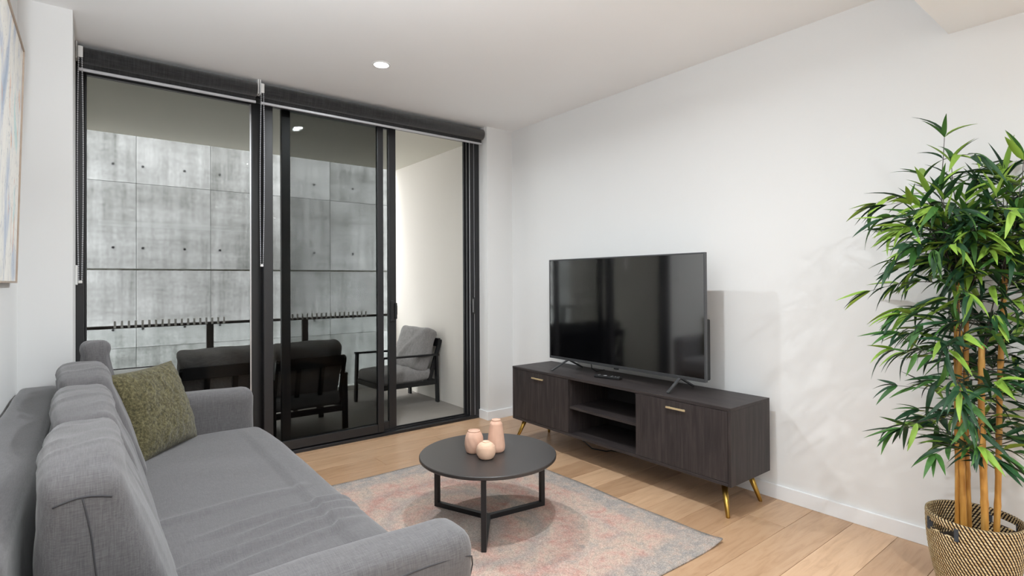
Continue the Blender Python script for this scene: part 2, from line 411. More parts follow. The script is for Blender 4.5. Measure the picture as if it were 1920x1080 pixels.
def panel(name, x0, x1, y, sl, sr, label, cat='door', tr=.055, brl=.065, z0=.03, z1=2.50, th=.036):
    e = empty(name, (0, 0, 0)); tag(e, label, cat, kind='structure')
    MB().box(x0, x0+sl, y-th/2, y+th/2, z0, z1, None, .003).build('stile', FR, e)
    MB().box(x1-sr, x1, y-th/2, y+th/2, z0, z1, None, .003).build('stile', FR, e)
    MB().box(x0+sl, x1-sr, y-th/2+.003, y+th/2-.003, z0, z0+brl, None, .002).build('bottom_rail', FR, e)
    MB().box(x0+sl, x1-sr, y-th/2+.003, y+th/2-.003, z1-tr, z1, None, .002).build('top_rail', FR, e)
    MB().box(x0+sl, x1-sr, y-.003, y+.003, z0+brl, z1-tr).build('pane', 'tinted_glass', e)
    return e
w1 = panel('window_1', -.045, .948, 4.105, .012, .075, 'fixed full height glass panel behind the sofa', 'window', tr=.02)
MB().box(.862, .871, 4.08, 4.0865, .03, 2.48).build('glazing_bead', 'aluminium', w1)
d1 = panel('door_1', .932, 1.825, 4.015, .062, .050, 'front black framed sliding glass door beside the sofa arm', tr=.035)
d2 = panel('door_2', 1.062, 1.955, 4.060, .062, .064, 'rear black framed sliding glass door with the pull handle', tr=.03)
h = MB().box(1.900, 1.925, 4.012, 4.042, .905, 1.075, None, .004).build('handle_plate', FR, d2)
MB().box(1.928, 1.944, 4.000, 4.016, .925, 1.055, None, .004).box(1.928, 1.944, 4.016, 4.042, .93, .945).box(1.928, 1.944, 4.016, 4.042, 1.035, 1.05).build('handle', FR, d2)
MB().box(1.9445, 1.9465, 4.003, 4.012, .96, 1.035).build('handle_inlay', 'chrome', d2)

# ------------------------------------------------------------------ roller blinds
def blind(x0, x1, label, chain_x, chain_z, chain_dx):
    e = empty('roller_blind', ((x0+x1)/2, 3.915, 2.6)); tag(e, label, 'blind', 'dark roller blinds above the glazing')
    L = (x1-x0)/2; e_z = 2.6
    cy, cz = 0, 2.535-e_z
    n = 28; prof = []
    m = MB(); m.tube([(-L+.012, cy, cz), (-L+.012+.001, cy, cz), (L-.012, cy, cz)], .046, 28); m.build('fabric_roll', 'blind_fabric', e, True)
    MB().tube([(-L, cy, cz), (-L+.012, cy, cz)], .03, 20).box(-L, -L+.008, -.03, .03, cz-.03, 0).build('bracket', 'white_plastic', e, False)
    MB().tube([(L-.012, cy, cz), (L, cy, cz)], .03, 20).box(L-.008, L, -.03, .03, cz-.03, 0).build('bracket', 'white_plastic', e, False)
    MB().box(-L+.015, L-.015, .006, .009, 2.462-e_z, cz).build('hanging_fabric', 'blind_fabric', e)
    MB().box(-L+.013, L-.013, -.002, .016, 2.446-e_z, 2.462-e_z, None, .003).build('bottom_bar', 'bar_grey', e)
    cx = chain_x-(x0+x1)/2; m = MB(); top = cz; bot = chain_z-e_z; nb = int((top-bot)/.0125)
    prof4 = [(0.0006, -.0042), (.0040, 0), (.0006, .0042)]
    for sgn in (-1, 1):
        for i in range(nb):
            f = i/nb; z = top+(bot-top)*f; w = .007+.006*math.sin(f*PI)
            m.lathe(prof4, (cx+sgn*w+chain_dx*f, -.050, z), 6)
        m.tube([(cx+sgn*(.007+.006*math.sin(f/10*PI))+chain_dx*f/10, -.050, top+(bot-top)*f/10) for f in range(11)], .0011, 4)
    ch = m.build('bead_chain', 'bar_grey', e, True)
    MB().box(cx+chain_dx-.010, cx+chain_dx+.010, -.054, -.046, bot-.012, bot+.006, None, .002).build('chain_joiner', 'chrome', ch)
    MB().box(cx-.012, cx+.012, -.056, -.0465, cz-.03, cz+.035, None, .004).build('chain_guide', 'white_plastic', e)
    return e
blind(COL_X+.002, .880, 'dark roller blind rolled up above the fixed window', -.06, 1.24, .0)
blind(.884, NIB_X-.002, 'longer dark roller blind rolled up above the sliding doors', .896, 1.345, -.006)
MB().box(COL_X, COL_X+.012, 3.84, 3.872, 1.22, 1.33, None, .003).build('chain_tensioner', 'white_plastic')
tag(bpy.data.objects['chain_tensioner'], 'small white chain holder fixed to the column edge', 'chain holder')

# ------------------------------------------------------------------ downlights
def downlight(x, y, z, label, watts=DOWNLIGHT_W):
    e = empty('downlight', (x, y, z)); tag(e, label, 'light', 'recessed ceiling downlights')
    MB().lathe([(.0455, -.001), (.0455, -.004), (.056, -.004), (.058, -.0005), (.058, .0)], (0, 0, 0), 40).build('trim_ring', 'white_plastic', e, False)
    MB().lathe([(.001, -.0045), (.045, -.0045), (.045, -.001)], (0, 0, 0), 32).build('lens', 'lamp_lens', e)
    ld = bpy.data.lights.new('downlight_lamp', 'AREA'); ld.shape = 'DISK'; ld.size = .07; ld.energy = watts; ld.color = (.90, .96, 1.0); ld.spread = math.radians(165)
    lo = bpy.data.objects.new('downlight_lamp', ld); COL.objects.link(lo); lo.parent = e; lo.location = (0, 0, -.006)
    return e
downlight(1.43, 3.155, CEIL, 'bright recessed downlight in the ceiling above the sofa end')
downlight(1.43, 1.50, CEIL, 'recessed downlight in the ceiling above the rug, out of view')
downlight(1.43, -.50, BK_Z, 'recessed downlight in the bulkhead near the plant, out of view')
downlight(.45, -1.6, BK_Z, 'recessed downlight in the bulkhead at back left, out of view')
downlight(2.40, -1.6, BK_Z, 'recessed downlight in the bulkhead at back right, out of view')

st = empty('linear_wall_light', (1.15, YB+.001, 2.20)); tag(st, 'long linear light on the end wall, out of view', 'light')
MB().box(-1.1, 1.1, 0, .035, -.05, .05, None, .004).build('housing', 'white_plastic', st)
MB().box(-1.09, 1.09, .0355, .040, -.044, .044).build('diffuser', 'strip_lens', st)
ld = bpy.data.lights.new('linear_lamp', 'AREA'); ld.shape = 'RECTANGLE'; ld.size = 2.15; ld.size_y = .085; ld.energy = STRIP_W; ld.color = (.88, .95, 1.0)
lo = bpy.data.objects.new('linear_lamp', ld); COL.objects.link(lo); lo.parent = st; lo.location = (0, .045, 0); lo.rotation_euler = (PI/2, 0, PI)
fill_l = empty('fill_uplighter', (-.192, .94, 0)); tag(fill_l, 'added fill uplighter near the sofa end, out of view, brightening the room', 'fill lamp')  # added unseen uplighter, only lifts the general brightness of the room
MB().lathe([(.001, 0), (.085, 0), (.085, .012), (.02, .022), (.001, .022)], (0, 0, 0), 40).build('base', 'black_metal', fill_l)
MB().tube([(0, 0, .02), (0, 0, 1.52)], .010, 14).build('pole', 'black_metal', fill_l, True)
MB().lathe([(.012, 1.50), (.04, 1.51), (.075, 1.54), (.086, 1.57), (.083, 1.57), (.072, 1.545), (.04, 1.52), (.001, 1.517)], (0, 0, 0), 40).build('bowl_shade', 'white_plastic', fill_l, True)
MB().lathe([(.001, 1.556), (.070, 1.556), (.072, 1.552)], (0, 0, 0), 32).build('fill_bulb', 'strip_lens', fill_l)
ld = bpy.data.lights.new('fill_uplight', 'AREA'); ld.shape = 'DISK'; ld.size = .135; ld.energy = FILL_UPLIGHT_W; ld.color = (.90, .955, 1.0)
lo = bpy.data.objects.new('fill_uplight', ld); COL.objects.link(lo); lo.parent = fill_l; lo.location = (0, 0, 1.562); lo.rotation_euler = (PI, 0, 0)
# ------------------------------------------------------------------ balcony
BX0, BX1, BZ, BY1 = -.30, 2.83, 2.55, 5.86
structure('balcony_floor', MB().box(BX0-.1, BX1+.1, 4.135, 6.02, -.25, -.004), 'balcony_tile', 'grey tiled balcony floor beyond the doors', 'floor')
structure('balcony_kerb', MB().box(BX0, BX1, 5.93, 6.02, -.004, .05), 'kerb_white', 'low white kerb at the outer edge of the balcony', 'kerb')
structure('wall_balcony_right', MB().box(BX1, BX1+.2, 4.14, 5.98, -.25, 6.0), 'balcony_render', 'pale rendered side wall of the balcony beside the armchair', 'wall')
structure('wall_balcony_left', MB().box(BX0-.2, BX0, 4.14, 5.98, -.25, 6.0), 'balcony_render', 'pale rendered side wall at the left end of the balcony', 'wall')
structure('balcony_ceiling', MB().box(BX0, BX1, 4.136, BY1, BZ, BZ+.22), 'balcony_soffit', 'pale painted soffit over the balcony', 'ceiling')
structure('ground', MB().box(-8, 12, 4.6, 9, -3.2, -3.0), 'ground_pave', 'paved ground far below between the two buildings', 'ground')

# concrete retaining wall opposite
CY = 7.5
cw = structure('concrete_wall', MB().box(-3.5, 9.5, CY+.02, CY+.4, -3.0, 6.5), 'concrete_rough', 'weathered board marked concrete wall opposite the balcony', 'wall')
k75 = CY/7.3
vx = [-3.5, -2.2, -1.05, .372*k75+.002, 1.108*k75, 2.62, 3.4, 4.6, 5.9, 7.3, 9.5]
zz = [-3.0, -.9, .49, 1.376, 1.392, 2.375, 3.6, 4.9, 6.5]
for i in range(len(vx)-1):
    for q in range(len(zz)-1):
        if zz[q] == 1.376: continue
        g = .0016
        MB().box(g, vx[i+1]-vx[i]-g, 0, .03+random.random()*.004, g, zz[q+1]-zz[q]-g, None, .003).build('concrete_panel', 'concrete', cw, loc=(vx[i], CY-.002*random.random(), zz[q]))
hole = MB().lathe([(.001, 0), (.016, 0), (.020, -.003), (.026, -.003), (.026, .004)], (0, 0, 0), 14); hm = None
for hz in (.70, 1.632, 2.575, 3.5):
    for hx in (-.60, -.085, .17, .447, .862, 1.24, 1.75, 2.40, 2.95, 3.4):
        m = MB()
        o = MB().lathe([(.0005, .004), (.013, .004), (.0135, -.002)], (0, 0, 0), 12).build('tie_hole', 'black_plastic', cw) if hm is None else bpy.data.objects.new('tie_hole', hm)
        if hm is None: hm = o.data
        else: COL.objects.link(o); o.parent = cw
        o.location = (hx, CY-.006, hz); o.rotation_euler = (PI/2, 0, 0)

# balustrade
bal = empty('balustrade', (0, 5.90, 0)); tag(bal, 'dark metal balcony balustrade with glass infill panels', 'balustrade')
MB().box(BX0, BX1, -.03, .03, .825, .85, None, .003).build('handrail', 'bronze_metal', bal)
posts = [-.078, .888, 1.786, 2.79]
for px in posts: MB().box(px-.03, px+.03, -.02, .02, 0, .825, None, .003).build('post', 'bronze_metal', bal)
pp = [BX0]+posts
for a, b in zip(posts[:-1], posts[1:]):
    MB().box(a+.034, b-.034, -.005, .005, .055, .825).build('glass_panel', 'clear_glass', bal)
cm = None
for x0, n in ((.146, 18), (1.60, 18)):
    for i in range(n):
        if cm is None:
            o = MB().box(-.009, .009, -.036, -.028, -.030, .034, None, .002).build('rail_clip', 'white_plastic', bal); cm = o.data
        else:
            o = bpy.data.objects.new('rail_clip', cm); COL.objects.link(o); o.parent = bal
        o.location = (x0+i*.0505, 0, .86)

# outdoor chairs (local: faces +x, seat centre at origin)
def outdoor_chair():
    e = empty('outdoor_armchair'); T = 'black_metal'
    for sy in (-1, 1):
        yy = sy*.275
        MB().bar((.315, yy, 0), (.30, yy, .50), .045, .024, .002, (1, 0, 0)).build('leg', T, e)
        MB().bar((-.315, yy, 0), (-.30, yy, .49), .045, .024, .002, (1, 0, 0)).build('leg', T, e)
        MB().bar((.322, yy, .50), (-.325, yy, .48), .045, .018, .002).build('armrest', T, e)
        MB().bar((.30, yy, .215), (-.30, yy, .205), .022, .045, .002).build('side_rail', T, e)
        MB().bar((-.22, yy*.93, .20), (-.365, yy*.93, .63), .022, .04, .002, (1, 0, 0)).build('back_post', T, e)
    MB().bar((.30, -.275, .215), (.30, .275, .215), .022, .045, .002).build('seat_rail', T, e)
    MB().bar((-.30, -.275, .205), (-.30, .275, .205), .022, .045, .002).build('seat_rail', T, e)
    MB().bar((-.352, -.26, .60), (-.352, .26, .60), .022, .085, .002).build('back_rail', T, e)
    for yy in (-.09, .09): MB().bar((-.225, yy, .21), (-.352, yy, .61), .035, .012, .001, (1, 0, 0)).build('back_slat', T, e)
    for xx in (-.15, .0, .15): MB().bar((xx, -.27, .215), (xx, .27, .215), .04, .012).build('seat_slat', T, e)
    def ds(p, nr):
        b = .02*max(0, 1-(p.x/.29)**2)*max(0, 1-(p.y/.27)**2)
        return p+nr*(b*(abs(nr.z) > .5)+.006*noise.noise(p*9)+.004*noise.noise(p*23))
    soft_box(.58, .53, .11, .04, (20, 20, 6), ds).build('seat_cushion', 'outdoor_fabric', e, True, (.015, 0, .285))
    def db(p, nr):
        b = .035*max(0, 1-(p.y/.27)**2)*max(0, 1-(p.z/.24)**2)
        fold = .012*math.exp(-((p.y*.8-p.z*.9-.03)/.03)**2)+.010*math.exp(-((p.y*.5+p.z+.10)/.025)**2)
        return p+nr*(b*(abs(nr.x) > .5)+fold+.009*noise.noise(p*8)+.004*noise.noise(p*21))
    c = soft_box(.14, .52, .44, .045, (6, 22, 20), db).build('back_cushion', 'outdoor_fabric', e, True, (-.205, 0, .535)); c.rotation_euler = (0, math.radians(-17), 0)
    return e
ca = outdoor_chair(); ca.location = (2.44, 5.045, 0); ca.rotation_euler = (0, 0, PI+.05)
tag(ca, 'grey cushioned metal armchair against the pale balcony wall', 'armchair', 'balcony armchairs')
cb = copy_tree(ca); cb.location = (1.345, 4.60, 0); cb.rotation_euler = (0, 0, PI/2-.02); cb['label'] = 'armchair seen from behind through the sliding glass doors'
cc = copy_tree(ca); cc.location = (.72, 4.62, 0); cc.rotation_euler = (0, 0, PI/2); cc['label'] = 'armchair seen from behind through the fixed window beside the pillow'
tb = empty('outdoor_table', (.27, 5.225, -.016)); tag(tb, 'low black framed balcony table with pale top', 'table')
MB().box(-.24, .24, -.24, .24, .525, .532).build('table_top', 'table_top_light', tb)
for a, b in (((-.25, -.25), (.25, -.25)), ((.25, -.25), (.25, .25)), ((.25, .25), (-.25, .25)), ((-.25, .25), (-.25, -.25))):
    MB().bar((a[0], a[1], .525), (b[0], b[1], .525), .02, .026).build('table_frame', 'black_metal', tb)
for sx in (-1, 1):
    for sy in (-1, 1): MB().box(sx*.25-.011, sx*.25+.011, sy*.25-.011, sy*.25+.011, 0, .512).build('leg', 'black_metal', tb)

# ------------------------------------------------------------------ rug
RX0, RX1, RY0, RY1 = .62, 2.315, 1.372, 3.20
nx, ny = 60, 66; m = MB(); vs = []; fs = []
for jy in range(ny+1):
    for ix in range(nx+1):
        u, v = ix/nx, jy/ny; x = RX0+(RX1-RX0)*u; yy = RY0+(RY1-RY0)*v
        z = .0085+.001*noise.noise(Vector((x*3, yy*3, 0)))
        d = math.hypot(x-RX1, yy-RY0)
        z += .014*max(0, 1-d/.16)**2
        x += .004*math.sin(yy*9)*(u > .99); yy += .004*math.sin(x*8)*(v < .01 or v > .99)
        vs.append((x, yy, z))
top = len(vs); n1 = nx+1
for jy in range(ny):
    for ix in range(nx): fs.append((jy*n1+ix, jy*n1+ix+1, (jy+1)*n1+ix+1, (jy+1)*n1+ix))
vs += [(p[0], p[1], p[2]-.0075) for p in vs]
for jy in range(ny):
    for ix in range(nx): fs.append((top+jy*n1+ix, top+(jy+1)*n1+ix, top+(jy+1)*n1+ix+1, top+jy*n1+ix+1))
ring = [ix for ix in range(n1)]+[jy*n1+nx for jy in range(1, ny+1)]+[ny*n1+ix for ix in range(nx-1, -1, -1)]+[jy*n1 for jy in range(ny-1, 0, -1)]
for a, b in zip(ring, ring[1:]+ring[:1]): fs.append((a, top+a, top+b, b))
tag(m.add(vs, fs).build('area_rug', 'faded_rug', None, True), 'faded pink and grey patterned rug under the coffee table', 'rug')

# ------------------------------------------------------------------ sofa
sofa = empty('sofa', (0, 0, 0)); tag(sofa, 'long grey linen sofa along the left wall', 'sofa')
SB, SF = XL+.008, .725
def sb(name, x0, x1, y0, y1, z0, z1, r, n, disp=None, mat='sofa_linen', parent=sofa):
    o = soft_box(x1-x0, y1-y0, z1-z0, r, n, disp).build(name, mat, parent, True, ((x0+x1)/2, (y0+y1)/2, (z0+z1)/2)); return o
wr = lambda a, s_: (lambda p, nr: p+nr*(a*noise.noise(p*s_)))
sb('base', SB+.02, SF-.03, 1.10, 3.38, .075, .275, .02, (12, 24, 6), wr(.003, 6))
def arm_d(p, nr): return p+nr*(.004*noise.noise(p*7)+.008*max(0, 1-(p.x/.5)**2)*(nr.z > .5))
a1 = sb('armrest', SB+.02, SF+.005, 1.068, 1.216, .075, .632, .05, (40, 12, 24), arm_d)
a2 = sb('armrest', SB+.02, SF-.012, 3.262, 3.408, .075, .632, .05, (40, 12, 24), arm_d)
br = sb('backrest', SB, SB+.150, 1.30, 3.40, .075, .744, .028, (10, 60, 24), wr(.004, 5))
bs = [(-.054, -1.049, -.25), (-.054, -1.049, .29), (-.048, -1.049, .303), (.042, -1.049, .307), (.052, -1.049, .297), (.054, -1.048, -.25)]
MB().tube(bs, .0028, 6).build('seam', 'seam_thread', br, True)
def seat_d(p, nr):
    d = .006*noise.noise(p*4)
    if nr.z > .3:
        d += .018*max(0, 1-(p.x/.45)**2)*max(0, 1-(p.y/1.05)**4)*.6
        for (y0, a, w, x0, x1, s_) in ((-.30, .011, .020, -.1, .45, .10), (-.37, .010, .018, 0, .45, .14), (-.46, .012, .022, -.25, .42, .18), (-.54, .009, .018, -.1, .40, .22), (-.10, .007, .026, -.3, .35, .08)):
            yc = y0+s_*(p.x-.2)-.25*(p.x-.1)**2
            f = min(1, max(0, (p.x-x0)/.15))*min(1, max(0, (x1-p.x)/.08))
            d += 1.6*f*a*math.exp(-((p.y-yc)/w)**2)
    if p.x > .3: d += .012*max(0, 1-(p.y/1.0)**6)
    return p+nr*d
sb('seat', SB+.17, .752, 1.20, 3.275, .265, .428, .055, (54, 150, 10), seat_d)
for (x, yy) in ((-.2, 1.15), (.66, 1.15), (-.2, 3.33), (.66, 3.33)): MB().lathe([(.018, 0), (.026, .08)], (x, yy, 0), 16).build('leg', 'black_plastic', sofa)
def seam(name, pts, par, r=.0028): return MB().tube(pts, r, 6).build(name, 'seam_thread', par, True)
yo = 1.0685
sm = MB().tube([(SB+.05+(SF-.06-SB)*i/24, 1.0692+.0*i, .584+.003*math.sin(i*.7)) for i in range(24)]+[(SF-.012, 1.074, .57), (SF+.001, 1.09, .54), (SF+.005, 1.108, .50), (SF+.005, 1.115, .30), (SF+.005, 1.115, .14)], .0018, 6)
sm.build('seam', 'seam_thread', a1, True).matrix_parent_inverse = Matrix.Translation(-Vector(a1.location))
def cushion(y0, y1, z1, xb, label, seed, t_top=.125, slope=.33, h=.43, name='back_cushion', rot=0, seams=False, bulge=.030):
    L = y1-y0; T = .2; zb = z1-h
    def shape(p):                                   # wedge: upright back, sloping front
        tt = t_top+slope*(h/2-p.z)
        return Vector(((p.x/T+.5)*tt, p.y, p.z))
    def d(p, nr):
        u, v = p.y/(L/2), p.z/(h/2); q = p+Vector((seed*3.1, seed*1.7, 0))
        b = .016*max(0, 1-u*u)*max(0, 1-v*v)*(abs(nr.x) > .4)
        b += bulge*max(0, 1-abs(u)**2.5)*max(0, nr.z)
        b += .010*max(0, 1-v*v)*max(0, 1-(p.x/.1)**2)*(abs(nr.y) > .5)
        w = 0
        if nr.z > -.2:
            for i in range(8):
                c = -L/2+L*(i+.5+.45*math.sin(i*2.3+seed*1.9))/8; am = max(0, .3+.9*noise.noise(Vector((i*1.7+seed, p.x*5, p.z*4))))
                w += .009*am*math.exp(-((p.y-c-.18*p.x+.10*(p.x-.05)**2*8+.03*noise.noise(q*4))/.013)**2)*min(1, max(0, (v+.5)))
        return shape(p)+nr*(b+w+.008*noise.noise(q*4)+.004*noise.noise(q*11))
    o = soft_box(T, L-.004, h, .034, (18, 64, 30), d).build(name, 'sofa_linen', None, True)
    o.location = (xb, (y0+y1)/2, z1-h/2); o.rotation_euler = (0, 0, math.radians(rot))
    tag(o, label, 'cushion', 'loose cushions on the grey sofa')
    if seams:                                       # T shaped stitching on the end facing the camera
        E = lambda x, z: d(Vector((x, -(L-.004)/2, z)), Vector((0, -1, 0)))+Vector((0, -.0008, 0))
        zt_ = h/2-.045
        MB().tube([E(-.072+.135*i/14, zt_+.010*math.sin(PI*i/14)) for i in range(15)], .0020, 6).build('seam', 'seam_thread', o, True)
        MB().tube([E(-.004+.003*math.sin(i*.6), zt_+.009-(h-.08)*i/16) for i in range(17)], .0017, 6).build('seam', 'seam_thread', o, True)
    return o
cushion(1.39, 1.958, .832, -.084, 'grey linen back cushion nearest the camera, with stitched end seam', 1, seams=True)
cushion(1.955, 2.595, .838, -.092, 'grey linen back cushion in the middle of the sofa', 2, rot=1.2, bulge=.034)
cushion(2.592, 3.105, .862, -.108, 'slumped grey linen back cushion third along the sofa', 3, .14, rot=1.5)
cushion(3.106, 3.262, .930, -.038, 'upright grey cushion standing tallest at the window end of the sofa', 4, .085, .12, .50)

# olive scatter pillow
def pillow(w, hgt, t, seed):
    m = MB(); n = 44; vs = []; fs = []
    for side in (1, -1):
        for i in range(n+1):
            for jn in range(n+1):
                u, v = -1+2*i/n, -1+2*jn/n
                e_ = max(0, 1-abs(u)**2.6)*max(0, 1-abs(v)**2.6)
                pin = 1-.045*(1-abs(u)**2)*(abs(v)**3)
                pin2 = 1-.045*(1-abs(v)**2)*(abs(u)**3)
                p = Vector((w/2*u*pin2, side*t/2*(e_**.55), hgt/2*v*pin))
                nn = .006*noise.noise(p*38+Vector((seed, 0, side)))*min(1, e_*4)+.010*noise.noise(p*7)*e_
                p.y += side*nn; vs.append(p)
    N = (n+1)**2
    for i in range(n):
        for jn in range(n):
            a = i*(n+1)+jn; b = a+n+1
            fs.append((a, b, b+1, a+1)[::-1]); fs.append((N+a, N+b, N+b+1, N+a+1))
    return m.add(vs, fs)
gp = pillow(.46, .42, .15, 5).build('scatter_pillow', 'olive_boucle', None, True)
tag(gp, 'olive green boucle pillow leaning in the far sofa corner', 'pillow')
ex = Vector((.275, .365, 0)).normalized(); lean = .33; nh = Vector((ex.y, -ex.x, 0))
ez = (Vector((0, 0, 1))*math.cos(lean)-nh*math.sin(lean)).normalized(); ey = ez.cross(ex)
mwp = Matrix((ex, ey, ez)).transposed().to_4x4(); mwp.translation = Vector((.235, 3.075, .625)); gp.matrix_world = mwp

# ------------------------------------------------------------------ coffee table and vases
TC = Vector((1.594, 2.245)); TZ = .35
ct = empty('coffee_table', (TC.x, TC.y, .0092)); tag(ct, 'round black coffee table on three square metal legs', 'coffee table')
zt = TZ-.0092
MB().lathe([(.001, zt-.018), (.345, zt-.018), (.349, zt-.014), (.349, zt-.003), (.346, zt), (.001, zt)], (0, 0, 0), 96).build('table_top', 'tabletop_black', ct)
LR = .328
for i, a in enumerate((112, -8, 231)):
    a = math.radians(a); c, s_ = math.cos(a), math.sin(a); p = (c*LR, s_*LR)
    lg = MB().bar((p[0], p[1], 0), (p[0], p[1], zt-.018), .024, .024, .001, (c, s_, 0)).build('leg', 'black_metal', ct)
    MB().bar((0, 0, .012), (c*(LR-.012), s_*(LR-.012), .012), .024, .024, .001).build('floor_bar', 'black_metal', ct)
    MB().bar((0, 0, zt-.027), (c*(LR-.012), s_*(LR-.012), zt-.027), .024, .016, .001).build('top_bar', 'black_metal', ct)
def vase(name, loc, prof, label, mat, fn=None, n=56):
    e = empty(name, loc); tag(e, label, 'vase', 'clay vases on the coffee table')
    MB().lathe(prof, (0, 0, 0), n, fn).build('body', mat, e, True)
    r, z = prof[-1]
    MB().lathe([(r+.0015, z-.004), (r+.0015, z+.001), (r-.004, z+.0015), (r-.005, z-.002)], (0, 0, 0), 40).build('rim', mat, e, True)
    MB().lathe([(.0005, z-.0016), (r-.0045, z-.0014), (r-.0045, z-.0005)], (0, 0, 0), 32).build('mouth', 'clay_inside', e)
    return e
def smooth_prof(pts, k=6):
    out = []
    for i in range(len(pts)-1):
        p0 = pts[max(i-1, 0)]; p1 = pts[i]; p2 = pts[i+1]; p3 = pts[min(i+2, len(pts)-1)]
        for q in range(k):
            t = q/k
            out.append(tuple(.5*((2*p1[a])+(-p0[a]+p2[a])*t+(2*p0[a]-5*p1[a]+4*p2[a]-p3[a])*t*t+(-p0[a]+3*p1[a]-3*p2[a]+p3[a])*t**3) for a in (0, 1)))
    return out+[pts[-1]]
VS = 1.0
VZ = TZ
vase('tall_vase', (1.637, 2.233, VZ), smooth_prof([(.034, 0), (.042, .006), (.046, .022), (.0455, .04), (.041, .08), (.0345, .125), (.032, .143), (.026, .153), (.0225, .158), (.0215, .163)]), 'tall tapered pink clay vase behind the other two', 'clay', lambda r, z, a: r*(1+(.012*math.cos(a*14) if .02 < z < .14 else 0)))
vase('ribbed_vase', (1.542, 2.295, VZ), smooth_prof([(.034, 0), (.041, .006), (.047, .03), (.048, .052), (.045, .08), (.036, .100), (.031, .106), (.030, .110)]), 'squat pink clay vase with soft twisted facets, left of the three', 'clay', lambda r, z, a: r*(1+.018*math.sin(a*9+z*90)*math.sin(z*29)))
bp = smooth_prof([(.022, 0), (.034, .004), (.045, .022), (.048, .040), (.044, .060), (.031, .075), (.019, .081), (.0165, .084)], 9)
vase('ball_vase', (1.532, 2.175, VZ), bp, 'small round clay vase with combed horizontal lines, in front', 'clay_pale', lambda r, z, a: r+(.0011*math.sin(z*1250+1.2*math.sin(a*2)) if .006 < z < .074 else 0))

# ------------------------------------------------------------------ tv cabinet
KX0, KX1, KY0, KY1, KZ0, KZ1 = 2.555, 2.96, 1.465, 3.266, .168, .571
tv_c = empty('tv_cabinet', (KX0, (KY0+KY1)/2, 0)); tag(tv_c, 'long dark wood media cabinet on brass legs', 'cabinet')
OFF = Vector((-KX0, -(KY0+KY1)/2, 0))
def kb(name, x0, x1, y0, y1, z0, z1, mat, bev=.001, par=tv_c):
    return MB().box(x0+OFF.x, x1+OFF.x, y0+OFF.y, y1+OFF.y, z0, z1, None, bev).build(name, mat, par)
kb('top_panel', KX0, KX1, KY0, KY1, KZ1-.017, KZ1, 'dark_wood_h')
kb('bottom_panel', KX0, KX1, KY0+.016, KY1-.016, KZ0, KZ0+.017, 'dark_wood_h')
kb('side_panel', KX0+.001, KX1, KY0, KY0+.016, KZ0, KZ1-.0172, 'dark_wood_v'); kb('side_panel', KX0+.001, KX1, KY1-.016, KY1, KZ0, KZ1-.0172, 'dark_wood_v')
kb('divider', KX0+.018, KX1-.006, 2.060, 2.075, KZ0+.0172, KZ1-.0172, 'dark_wood_v'); kb('divider', KX0+.018, KX1-.006, 2.650, 2.665, KZ0+.0172, KZ1-.0172, 'dark_wood_v')
bk = kb('back_panel', KX1-.006, KX1, KY0+.0165, KY1-.0165, KZ0+.0172, KZ1-.0172, 'cabinet_inside', 0)
kb('shelf', KX0+.010, KX1-.0065, 2.0755, 2.6495, .352, .369, 'dark_wood_h')
for hy, hz in ((2.33, .47), (2.27, .27)):
    hh = MB().lathe([(.0005, 0), (.022, 0), (.026, .003), (.028, 0)], (0, 0, 0), 20).build('cable_hole', 'black_plastic', bk); hh.location = (KX1-.0075+OFF.x, hy+OFF.y, hz); hh.rotation_euler = (0, -PI/2, 0)
for (a, b, hy) in ((1.4825, 2.0735, 1.787), (2.6515, 3.2485, 2.962)):
    dr = kb('cabinet_door', KX0+.0015, KX0+.0175, a, b, KZ0+.019, KZ1-.0195, 'dark_wood_v')
    MB().box(KX0-.016+OFF.x, KX0-.009+OFF.x, hy-.062+OFF.y, hy+.062+OFF.y, .508, .518, None, .0015).box(KX0-.0095+OFF.x, KX0+.0015+OFF.x, hy-.052+OFF.y, hy-.044+OFF.y, .510, .516).box(KX0-.0095+OFF.x, KX0+.0015+OFF.x, hy+.044+OFF.y, hy+.052+OFF.y, .510, .516).build('handle', 'brass_pale', dr)
for (tx, ty, bx, by) in ((2.625, 1.545, 2.578, 1.497), (2.87, 1.545, 2.912, 1.497), (2.625, 3.19, 2.592, 3.262), (2.87, 3.19, 2.912, 3.245)):
    MB().tube([(bx+OFF.x, by+OFF.y, 0), (bx+OFF.x, by+OFF.y, .004), (tx+OFF.x, ty+OFF.y, KZ0)], [.0095, .0105, .0175], 20).build('leg', 'brass', tv_c, True)
pc = [(2.995, 2.98, .006), (2.95, 2.90, .005), (2.90, 2.80, .005), (2.86, 2.72, .005), (2.855, 2.66, .012), (2.89, 2.61, .005), (2.93, 2.60, .005), (2.96, 2.52, .005), (2.99, 2.40, .006)]
tag(MB().tube([Vector(p) for p in pc], .0042, 8).build('power_cable', 'black_plastic', None, True), 'black power cable lying on the floor under the media cabinet', 'cable')

